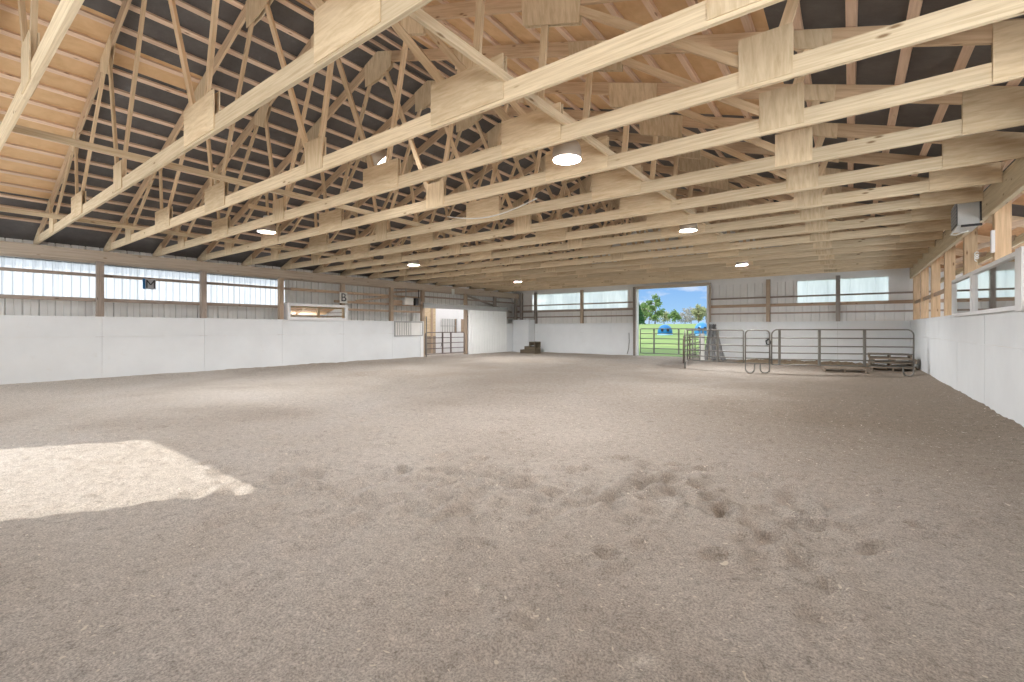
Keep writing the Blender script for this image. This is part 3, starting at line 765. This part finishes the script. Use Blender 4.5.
def gate(name, p0, p1, z0, z1, nr, ups, label, cat='gate', m='steel', r=.021, corner=.16, feet=False, group=None, spacing=None):
    """pipe gate: rounded outer frame, level rails and flat uprights, each its own part"""
    p0, p1 = V((*p0, 0)), V((*p1, 0)); d = (p1 - p0); L = d.length; ang = math.atan2(d.y, d.x)
    root = empty(name, (p0.x, p0.y, 0), label, cat, group, ang)
    c = corner; pts = [(0, 0, z0)]
    n = 6
    for k in range(n + 1):
        a = math.pi - k * math.pi / 2 / n; pts.append((c + c * math.cos(a), 0, z1 - c + c * math.sin(a)))
    for k in range(n + 1):
        a = math.pi / 2 - k * math.pi / 2 / n; pts.append((L - c + c * math.cos(a), 0, z1 - c + c * math.sin(a)))
    pts.append((L, 0, z0))
    MB().tube(pts, r, 8).build('frame', M[m], root)
    for k in range(nr - 1):
        z = z0 + (z1 - z0) * (k / (nr - 1)) if not spacing else z0 + (z1 - z0) * spacing[k]
        MB().tube([(0, 0, z), (L, 0, z)], r * .9, 8).build('rail', M[m], root)
    for u in ups:
        MB().box(u - .032, u + .032, -.028, .028, z0 - .02, z1, axis=2).build('upright', M[m], root)
    if feet:
        for x in ((0, L) if feet is True else (L,)):
            s = 1 if x == 0 else -1
            q = [(x, 0, z0), (x, 0, .10)]
            for k in range(1, 7):
                a = math.pi + k * math.pi / 6; q.append((x + s * (.13 + .13 * math.cos(a)), 0, .10 + .12 * math.sin(a)))
            q += [(x + s * .26, 0, z0)]
            MB().tube(q, r, 8).build('foot', M[m], root)
    return root
gate('stable_gate', (XL - .12, 15.05), (XL - .12, 17.8), .12, 1.18, 5, [1.16, 1.75], 'brown pipe gate across the stable doorway in the left wall', m='brownpipe', corner=.10)
o = bpy.data.objects.get('stable_gate')
MB().tube([(1.0, -.04, .45), (1.04, -.10, .75), (1.06, -.10, .95), (1.1, -.03, 1.02)], .012, 6).build('latch_chain', M['dark'], o)

# stable behind the left wall
sx = -19.2
def Yof(px, X):
    s, c = math.sin(YAW), math.cos(YAW); t = (px - 512) / 453.9
    return -X * (t * s + c) / (s - t * c)
y0, y1 = Yof(436, sx), Yof(470, sx)
root = empty('stall_front', (sx, y0, -.05), 'white stall front with grille windows seen through the stable doorway', 'stall')
f = MB(); W = y1 - y0
g1, g2 = (.35, 1.75), (2.10, 2.95)
f.box(-.05, 0, 0, W, 0, 1.15, axis=1); f.box(-.05, 0, 0, W, 2.0, 2.8, axis=1)
f.box(-.05, 0, 0, g1[0], 1.15, 2.0, axis=2); f.box(-.05, 0, g1[1], g2[0], 1.15, 2.0, axis=2); f.box(-.05, 0, g2[1], W, 1.15, 2.0, axis=2)
f.build('wall_boards', M['trim'], root)
for (a, b), mm in ((g1, 'track'), (g2, 'girtb')):
    g = MB()
    n = 7
    for k in range(n + 1):
        yy = a + (b - a) * k / n; g.tube([(-.02, yy, 1.15), (-.02, yy, 2.0)], .016, 6)
    g.tube([(-.02, a, 1.57), (-.02, b, 1.57)], .018, 6)
    g.build('grille', M[mm], root)
    MB().box(-.40, -.36, a - .2, b + .2, 1.0, 2.1, axis=1).build('stall_back', M['siding'] if mm == 'track' else M['girtb'], root)
f = MB(); f.box(0, .03, g1[1] + .08, g1[1] + .2, 0, 2.7, axis=2); f.box(0, .03, g2[1] + .02, g2[1] + .14, 0, 2.7, axis=2); f.build('trim_boards', M['trim'], root)
ya = Yof(418, sx)
root = empty('plywood_partition', (sx, ya, -.05), 'tan plywood partition left of the white stall front', 'partition')
MB().box(-.04, 0, 0, y0 - ya - .03, 1.0, 2.6, axis=1).build('upper_sheet', M['ply'], root)
MB().box(-.04, .01, 0, y0 - ya - .03, 0, 1.0, axis=1).build('lower_boards', M['pallet'], root)
MB().box(0, .05, .95, 1.07, 0, 2.6, axis=2).build('batten', M['girtb'], root)
ex = MB().box(-21.5, -16.7, 13.0, 26.5, -.15, -.07).build('floor_stable', M['dirt']); ex.name = 'floor.001'; struct(ex, 'dirt floor of the stable passage beyond the left doorway')
wi += 1
o = MB().prism([(-22, 13, 2.95), (-16.6, 13, 3.3), (-16.6, 27, 3.3), (-22, 27, 2.95)], (0, 0, 1), .01).build('window_%d' % wi, M['panelx']); struct(o, 'unseen translucent roof sheet added over the stable passage to hold off the sun')  # unseen roof, added so sun through the doorway misses the arena floor

# ------------------------------------------------------------------ far left corner: white box and mounting block
root = empty('corner_box', (-15.68, YF - .34, -.06), 'tall white boarded box in the far left corner', 'box')
MB().box(-.58, .55, -.32, .33, 0, 1.92).build('box_body', M['white'], root)
MB().box(-.60, .57, -.34, .34, 1.92, 1.95).build('lid', M['white'], root)
root = empty('mounting_block', (-14.62, 21.55, -.06), 'dark wooden mounting block steps before the white corner box', 'steps')
for (x0, x1, z) in ((-.62, -.32, .22), (-.32, .0, .42), (.0, .40, .68)):
    MB().box(x0, x1, -.30, .30, z - .05, z).build('tread', M['step'], root)
    MB().box(x0, x0 + .04, -.28, .28, z - .22 if z > .3 else 0, z - .05, axis=1).build('riser', M['step'], root)
f = MB(); f.box(-.62, .40, -.30, -.26, 0, .17, axis=0); f.box(-.32, .40, -.30, -.26, .17, .37, axis=0); f.box(0, .06, -.30, -.26, .37, .63, axis=2); f.box(.34, .40, -.30, -.26, .37, .63, axis=2)
f.build('side_panel', M['step'], root)
f = MB(); f.box(-.62, .40, .26, .30, 0, .17, axis=0); f.box(-.32, .40, .26, .30, .17, .37, axis=0); f.box(0, .40, .26, .30, .37, .63, axis=0)
f.build('side_panel', M['step'], root)
MB().box(.36, .40, -.26, .26, 0, .3, axis=1).build('back_panel', M['step'], root)
# door latch furniture and trims of the far doorway
o = MB().box(-8.87, -8.80, YF - .02, YF + .24, -.1, 3.42).build('trim_1', M['trim']); struct(o, 'pale trim board on the left edge of the far doorway')
o = MB().box(-5.40, -5.33, YF - .02, YF + .24, -.1, 3.42).build('trim_2', M['siding']); struct(o, 'pale trim board on the right edge of the far doorway')
cn = MB().tube([(-9.22, YF - .03, 1.15), (-9.2, YF - .05, .7), (-9.24, YF - .05, .3), (-9.32, YF - .03, .05)], .012, 6).build('chain', M['dark']); tag(cn, 'dark chain hanging on the white boards left of the far doorway', 'chain')

# ------------------------------------------------------------------ far gate and corral panels
gate('pasture_gate', (-8.78, YF + .42), (-5.25, YF + .42), .10, 1.36, 6, [.72, 1.96, 3.1], 'grey pipe gate across the open far doorway before the pasture', r=.022, corner=.06)
cg = 'corral panels'
A, B, C, D = (-4.60, 16.55), (-2.74, 16.10), (-1.97, 16.28), (1.50, 17.75)
sp = (0, .15, .33, .53, .76)
gate('pipe_fence', A, B, .28, 1.33, 6, [1.08], 'short pipe corral panel beside the open far doorway', 'corral panel', feet=False, group=cg, spacing=sp, corner=.05)
gate('corral_gate', (B[0] + .055, B[1] + .01), (C[0] - .055, C[1] - .01), .28, 1.33, 6, [], 'narrow round-cornered pipe gate in the corral line', 'corral gate', feet=True, spacing=sp, m='steel', corner=.12)
gate('pipe_fence', C, D, .26, 1.35, 6, [.22, 1.32, 2.52], 'long pipe corral panel reaching the right wall', 'corral panel', feet=2, group=cg, spacing=sp, corner=.17)
gate('pipe_fence', (-4.68, 16.5), (-5.20, 20.6), .20, 1.34, 6, [1.9], 'pipe corral panel seen end-on running back to the far doorway', 'corral panel', feet=True, group=cg, spacing=sp, corner=.2)
gate('pipe_fence', (-4.80, 16.75), (-5.38, 20.5), .15, 1.12, 6, [1.9], 'lower pipe panel leaning beside the end-on corral panel', 'corral panel', feet=False, group=cg, corner=.25, m='brownpipe')

# pale concrete block and leaning rubber mats by the far doorway
o = MB().box(-5.42, -5.20, 21.28, 21.36, -.08, 1.15).build('upright_board', M['siding']); tag(o, 'pale upright board standing before the leaning grey mats', 'board')
def leaning_mat(i, x, w, lab):
    mb = MB(); nu, nv = 8, 22
    grid = []
    rr = random.Random(i)
    ph = rr.uniform(0, 6)
    for layer in (0, 1):
        for v in range(nv + 1):
            t = v / nv
            for u in range(nu + 1):
                q = u / nu - .5
                wob = .05 * math.sin(t * 13 + ph + q * 3) + .03 * math.sin(t * 29 + ph * 2 + q * 7)
                fall = (1 - t) ** 1.2
                z = -.05 + 1.62 * t
                y = YF - .06 - (.95 - .12 * i) * fall - (1 - layer) * .05 + wob * .35
                xx = -5.22 + .10 * i + (.27 * i - .02) * fall + q * (.09 + .12 * fall) + wob * .12
                mb.v.append(V((xx, y, z + .02 * math.sin(q * 9 + ph))))
    N = (nu + 1) * (nv + 1)
    def id(l, v, u): return l * N + v * (nu + 1) + u
    for l in (0, 1):
        for v in range(nv):
            for u in range(nu):
                mb.face((id(l, v, u), id(l, v, u + 1), id(l, v + 1, u + 1), id(l, v + 1, u)), [(0, 0)] * 4, 0, True)
    for v in range(nv):
        mb.face((id(0, v, 0), id(0, v + 1, 0), id(1, v + 1, 0), id(1, v, 0)), [(0, 0)] * 4); mb.face((id(0, v, nu), id(1, v, nu), id(1, v + 1, nu), id(0, v + 1, nu)), [(0, 0)] * 4)
    for u in range(nu):
        mb.face((id(0, 0, u), id(1, 0, u), id(1, 0, u + 1), id(0, 0, u + 1)), [(0, 0)] * 4); mb.face((id(0, nv, u), id(0, nv, u + 1), id(1, nv, u + 1), id(1, nv, u)), [(0, 0)] * 4)
    o = mb.build('rubber_mat', M['mat']); return tag(o, lab, 'mat', 'leaning grey mats')
leaning_mat(0, -5.12, .42, 'crumpled grey mat leaning on the far wall, nearest the doorway')
leaning_mat(1, -4.86, .42, 'crumpled grey mat leaning on the far wall, middle of three')
leaning_mat(2, -4.62, .46, 'crumpled grey mat leaning on the far wall, nearest the long corral panel')

# old straw along the foot of the far wall
def straw(x0, x1, y0, y1, hgt):
    mb = MB(); nx, ny = 70, 24; 
    for j in range(ny + 1):
        for i in range(nx + 1):
            a, b = i / nx, j / ny
            x = x0 + (x1 - x0) * a; y = y0 + (y1 - y0) * b
            e = min(1, 6 * min(a, 1 - a)) * min(1, 2.6 * b)
            mb.v.append(V((x, y, -.10 + e * hgt * (.6 + .6 * abs(noise.noise(V((x * 2.3, y * 2.3, 0))))) + e * .09 * noise.noise(V((x * 9, y * 9, 3))))))
    for j in range(ny):
        for i in range(nx):
            k = j * (nx + 1) + i
            mb.face((k, k + 1, k + nx + 2, k + nx + 1), [(i * .1, j * .1), (i * .1 + .1, j * .1), (i * .1 + .1, j * .1 + .1), (i * .1, j * .1 + .1)], 0, True)
    return mb.build('old_straw', M['straw'])
tag(straw(-4.35, 1.7, 20.6, YF - .01, .16), 'trampled old straw along the far wall behind the corral panels', 'straw', None, 'stuff')

# pallets
def make_pallet():
    root = bpy.data.objects.new('pallet', None); COL.objects.link(root)
    f = MB()
    for k in range(6): f.box(-.55, .55, -.5 + k * .18, -.5 + k * .18 + .13, .118, .140, axis=0)
    f.build('top_deck', M['pallet'], root)
    for k in range(3):
        y = 0; x = (-.53, 0, .53)[k]
        MB().box(x - .02, x + .02, -.5, .53, .02, .118, axis=1).build('stringer', M['pallet'], root)
    f = MB()
    for k in (0, 2.5, 5): f.box(-.55, .55, -.5 + k * .18, -.5 + k * .18 + .13, 0, .020, axis=0)
    f.build('bottom_deck', M['pallet'], root)
    return root
p0 = make_pallet()
pl = [((-.18, 18.55, -.04), .12, 'weathered pallet lying flat on the dirt left of the pallet stack'),
      ((1.10, 19.75, -.03), .05, 'weathered pallet at the bottom of the stack by the right wall'),
      ((1.06, 19.80, .112), .02, 'weathered pallet second from the bottom of the stack by the right wall'),
      ((1.12, 19.72, .254), .09, 'weathered pallet third from the bottom of the stack by the right wall'),
      ((1.05, 19.78, .396), .0, 'weathered pallet on top of the stack by the right wall')]
for i, (p, rz, lab) in enumerate(pl):
    o = p0 if i == 0 else copy_tree(p0)
    o.location = p; o.rotation_euler = (0, 0, rz); tag(o, lab, 'pallet', 'wooden pallets')

# hay hook / bridle on the boards behind the narrow gate
root = empty('halter', (-2.85, YF - .03, .78), 'small dark halter hanging on the far boards behind the narrow gate', 'halter')
MB().tube([(0, 0, .14), (-.10, -.02, .05), (-.07, -.03, -.08), (.05, -.03, -.10), (.10, -.02, .02), (0, 0, .14)], .028, 6).build('strap', M['dark'], root)
MB().tube([(.06, -.02, -.1), (.05, -.02, -.35), (.07, -.02, -.7)], .012, 6).build('rope', M['postg'], root)

# ------------------------------------------------------------------ equipment box on the right beam
root = empty('equipment_box', (1.645, 11.3, 3.17), 'white metal box with a dark louvred front fixed high on the right beam', 'equipment box')
root.rotation_euler = (math.radians(-3), 0, 0)
MB().box(-.135, .135, -.30, .30, 0, .45, axis=1).build('cabinet', M['metalbox'], root)
f = MB()
for k in range(6): f.box(-.150, -.134, -.26, .26, .05 + k * .062, .05 + k * .062 + .042, axis=1)
f.build('louvre', M['plaqueg'], root)
MB().box(-.142, -.133, -.28, .28, .03, .42, axis=1).build('front_panel', M['dark'], root)
f = MB(); f.box(.136, .16, -.34, -.28, .05, .42, axis=2); f.box(-.1, .16, -.34, -.30, -.035, 0.0, axis=0); f.build('bracket', M['dark'], root)
f = MB(); f.tube([(-.13, .25, .0), (-.16, .22, -.05), (-.10, .15, -.07), (.05, .1, -.02)], .014, 6); f.build('cable', M['plaque'], root)
root = empty('wall_switch', (XR + .045, 10.62, 2.62), 'slim white switch box on the right post above the mirrors', 'switch')
MB().box(-.03, .01, -.11, -.02, 0, .36, axis=2).build('switch_body', M['trim'], root)
MB().box(-.036, -.028, -.08, -.05, .12, .22, axis=2).build('switch_toggle', M['metalbox'], root)
root = empty('hanging_cord', (XR + .22, 13.0, 2.75), 'small coiled pale cord hanging on the right post beyond the mirrors', 'cord')
pts = [(.028 * math.cos(a), -.115, .16 - a * .008 + .03 * math.sin(a)) for a in [k * .5 for k in range(36)]]
MB().tube(pts, .010, 5).build('coil', M['plaque'], root)

# ------------------------------------------------------------------ outdoors
def fz(y): return -.14 + .05 * min(max(y - 24, 0), 20) + .0225 * min(max(y - 44, 0), 71)
def field():
    mb = MB(); xs = np.linspace(-110, 60, 60); ys = [YF + .24, 24, 26, 30, 36, 44, 54, 66, 80, 95, 115, 140, 190]
    for y in ys:
        for x in xs:
            h = fz(y)
            mb.v.append(V((x, y, h + .15 * noise.noise(V((x * .1, y * .1, 0))) * min(1, (y - YF) / 20))))
    n = len(xs)
    for j in range(len(ys) - 1):
        for i in range(n - 1):
            k = j * n + i; mb.face((k, k + 1, k + n + 1, k + n), [(0, 0)] * 4, 0, True)
    return mb.build('pasture', M['grass'])
o = field(); o.name = 'ground'; struct(o, 'green pasture beyond the far doorway')
o = MB().box(-60, -17.1, -40, YF + .2, -.3, -.13).build('ground', M['plaque']); struct(o, 'unseen pale gravel outside the left wall, added for neutral bounce light')  # unseen; pale so the light bounced onto the left panels is not green
o = MB().box(-17.1, 40, -40, -1.7, -.3, -.13).build('ground', M['dirt']); struct(o, 'yard outside the near end')
def fieldz(y): return fz(y)

def hut(px, d, w, h, label, base, top):
    t = (px - 512) / 453.9; s, c = math.sin(YAW), math.cos(YAW)
    x = d * (t * c - s); y = d * (t * s + c)
    root = empty('plastic_hut', (x, y, fieldz(y) - .05), label, 'hut', 'blue huts in the pasture', math.atan2(-x, y) * 1.0)
    mb = MB(); n = 24; rings = 9
    prof = [(w / 2 * .96, 0), (w / 2, h * .25), (w / 2 * .97, h * .45), (w / 2 * .86, h * .66), (w / 2 * .66, h * .84), (w / 2 * .38, h * .96), (.001, h)]
    mb.lathe(prof, (0, 0, 0), 28); mb.build('dome', base, root)
    for sx_ in (-1, 1):
        f = MB(); r = w / 2
        pts = []
        for k in range(12):
            a = 2 * math.pi * k / 12; pts.append((sx_ * w * .19 + .085 * w * math.cos(a), -r * .90, h * .50 + .15 * h * math.sin(a)))
        f.prism(pts, (0, -1, 0), r * .10); f.build('opening', M['black'], root)
    f = MB(); f.lathe([(w / 2 * .99, -.02), (w / 2 * 1.03, .03), (w / 2 * 1.03, h * .12), (w / 2 * .99, h * .14)], (0, 0, 0), 28); f.build('skirt', top, root)
hut(665, 42, 1.32, 1.02, 'deep blue domed plastic hut with two dark openings in the pasture', M['blue'], M['lightblue'])
hut(702, 40, 1.30, 1.22, 'pale blue domed plastic hut with two dark openings nearest the doorway edge', M['midblue'], M['lightblue'])

def tree(px, d, topy, wpx, kind, label, seed, n=520, leaf=.5):
    n = int(n * 2.4); leaf *= .62
    rr = random.Random(seed)
    t = (px - 512) / 453.9; s, c = math.sin(YAW), math.cos(YAW)
    x = d * (t * c - s); y = d * (t * s + c); z0 = fieldz(y) - .1
    hgt = 1.4 + (328 - topy) * d / 453.9 - z0; rad = wpx / 2 * d / 453.9
    root = empty('tree', (x, y, z0), label, 'tree', 'trees beyond the pasture')
    tr = MB(); tr.tube([(0, 0, 0), (.1, 0, hgt * .35), (-.05, .1, hgt * .7), (0, 0, hgt * .95)], [hgt * .02, hgt * .016, hgt * .009, .03], 7)
    br = []
    for k in range(14):
        z = hgt * rr.uniform(.16, .78); a = rr.uniform(0, 6.28); L = rad * rr.uniform(.3, .85)
        e = V((L * math.cos(a), L * math.sin(a), z + L * .35)); br.append(e)
        tr.tube([(0, 0, z), (e.x * .5, e.y * .5, z + L * .15), e], [hgt * .008, hgt * .005, .02], 5)
    tr.build('trunk', M['bark'], root)
    f = MB()
    blobs = br + [V((0, 0, hgt * .92)), V((rad * .2, 0, hgt * .8))]
    for k in range(n):
        if kind == 'cone':
            q = rr.random() ** .8; zz = hgt * (.08 + .92 * q); R = rad * (1 - q) * rr.uniform(.55, 1.05) + .1; a = rr.uniform(0, 6.28)
            p = V((R * math.cos(a), R * math.sin(a), zz - R * .2))
        else:
            b = rr.choice(blobs); v = V((rr.gauss(0, 1), rr.gauss(0, 1), rr.gauss(0, .8))); v *= rad * .17
            p = b + v
        u = V((rr.gauss(0, 1), rr.gauss(0, 1), rr.gauss(0, 1))).normalized(); w = u.orthogonal().normalized()
        sz = leaf * rr.uniform(.5, 1.1); b0 = len(f.v)
        f.v += [p - u * sz, p + w * sz * .55, p + u * sz, p - w * sz * .55]
        f.face((b0, b0 + 1, b0 + 2, b0 + 3), [(0, 0)] * 4)
    f.build('foliage', M[{'cone': 'leaf_dark', 'mid': 'leaf_mid', 'pale': 'leaf_pale', 'twig': 'leaf_twig'}[kind]], root)
tree(637, 112, 299, 16, 'cone', 'dark evergreen tree at the left edge of the far doorway', 1, 1500, .42)
tree(644, 128, 302, 12, 'mid', 'green leafy tree right behind the dark evergreen', 2, 420, .5)
tree(655, 118, 294.5, 17, 'mid', 'tallest loose green tree left of centre in the doorway', 3, 620, .5)
tree(649, 142, 305, 16, 'pale', 'pale spring tree between the two green trees', 4, 420, .5)
tree(664, 150, 312, 16, 'pale', 'low pale tree above the deep blue hut', 5, 380, .5)
tree(674, 130, 311, 15, 'mid', 'low round green tree in the middle of the doorway', 6, 420, .5)
tree(685, 140, 309, 15, 'twig', 'grey twiggy tree right of the middle green tree', 7, 300, .4)
tree(691, 155, 307, 13, 'twig', 'grey twiggy tree left of the broad right tree', 8, 300, .4)
tree(698.5, 120, 305.5, 14, 'pale', 'broad pale green tree near the right edge of the doorway', 9, 900, .5)
tree(706, 135, 308, 11, 'twig', 'grey twiggy tree at the right edge of the doorway', 10, 300, .4)

# ------------------------------------------------------------------ light
W = bpy.data.worlds.new('world'); SC.world = W; W.use_nodes = True
nt = W.node_tree; nt.nodes.clear()
tc = nd(nt, 'ShaderNodeTexCoord'); sp_ = nd(nt, 'ShaderNodeSeparateXYZ'); lk(nt, tc.outputs['Generated'], sp_.inputs[0])
sky = ramp(nt, sp_.outputs['Z'], [(0.0, (.52, .72, .95)), (.035, (.36, .61, .93)), (.10, (.23, .47, .88)), (.2, (.45, .65, .95)), (.42, (2.3, 2.4, 2.5))])
mpw = nd(nt, 'ShaderNodeMapping'); mpw.inputs['Scale'].default_value = (5, 5, 14); lk(nt, tc.outputs['Generated'], mpw.inputs[0])
cl = nd(nt, 'ShaderNodeTexNoise', Scale=1.6, Detail=6.0, Roughness=.6); lk(nt, mpw.outputs[0], cl.inputs['Vector'])
cm = nd(nt, 'ShaderNodeMapRange'); lk(nt, cl.outputs['Fac'], cm.inputs[0]); cm.inputs[1].default_value = .52; cm.inputs[2].default_value = .68; cm.inputs[4].default_value = .85
cz = nd(nt, 'ShaderNodeMapRange'); lk(nt, sp_.outputs['Z'], cz.inputs[0]); cz.inputs[1].default_value = .05; cz.inputs[2].default_value = .16; cz.inputs[3].default_value = 1; cz.inputs[4].default_value = 0.1
mm_ = nd(nt, 'ShaderNodeMath', operation='MULTIPLY'); lk(nt, cm.outputs[0], mm_.inputs[0]); lk(nt, cz.outputs[0], mm_.inputs[1])
mxw = nd(nt, 'ShaderNodeMix', data_type='RGBA'); lk(nt, mm_.outputs[0], mxw.inputs[0]); lk(nt, sky, mxw.inputs[6]); mxw.inputs[7].default_value = (.95, .96, 1, 1)
bg = nd(nt, 'ShaderNodeBackground', Strength=.88); lk(nt, mxw.outputs[2], bg.inputs[0])
ow = nd(nt, 'ShaderNodeOutputWorld'); lk(nt, bg.outputs[0], ow.inputs[0])

sun = bpy.data.lights.new('sun', 'SUN'); sun.energy = 4.3; sun.angle = math.radians(.6); sun.color = (1, .93, .83)
so = bpy.data.objects.new('sun', sun); COL.objects.link(so)
sd = V((.56, 1.0, -1.02)).normalized()
so.rotation_euler = sd.to_track_quat('-Z', 'Y').to_euler(); so.location = (-20, -20, 20)

def daylight(name, loc, sx_, sy_, dirv, watts, col=(.93, .97, 1)):  # area light added as fill, stronger than plain sky would give
    L = bpy.data.lights.new(name, 'AREA'); L.shape = 'RECTANGLE'; L.size = sx_; L.size_y = sy_; L.energy = watts; L.color = col
    o = bpy.data.objects.new(name, L); COL.objects.link(o); o.location = loc
    o.rotation_euler = V(dirv).to_track_quat('-Z', 'Y').to_euler(); return o
daylight('fill_near_door', ((DX0 + DX1) / 2, YN - .02, DZ / 2), DX1 - DX0, DZ - .1, (0, 1, 0), 35)  # added fill across the near door opening
daylight('fill_near_panel', ((-16.7 + DX0) / 2, YN - .05, 2.75), 7.4, 1.0, (0, 1, 0), 150)  # added fill in front of the near end panels, lights the truss faces
daylight('fill_near_panel', ((DX1 + 1.9) / 2, YN - .05, 2.75), 7.2, 1.0, (0, 1, 0), 105)  # same added fill, right of the near door

daylight('fill_aisle', ((XR + XO) / 2 + .3, YN - .02, 1.4), 2.6, 1.4, (0, 1, .10), 420)  # added fill at the near end of the aisle, no opening behind it

daylight('fill_aisle_panel', (XO + .5, 11.0, 1.75), 22, 1.3, (-1, 0, .05), 1500)  # added fill outside the aisle panels to brighten the aisle sheathing

# ------------------------------------------------------------------ colour management
vs = SC.view_settings
vs.view_transform = 'Standard'; vs.look = 'None'; vs.gamma = 1; vs.use_curve_mapping = False
vs.exposure = 0.22
SC.cycles.use_denoising = True
SC.cycles.max_bounces = 10; SC.cycles.diffuse_bounces = 6; SC.cycles.transparent_max_bounces = 12
SC.cycles.sample_clamp_indirect = 6
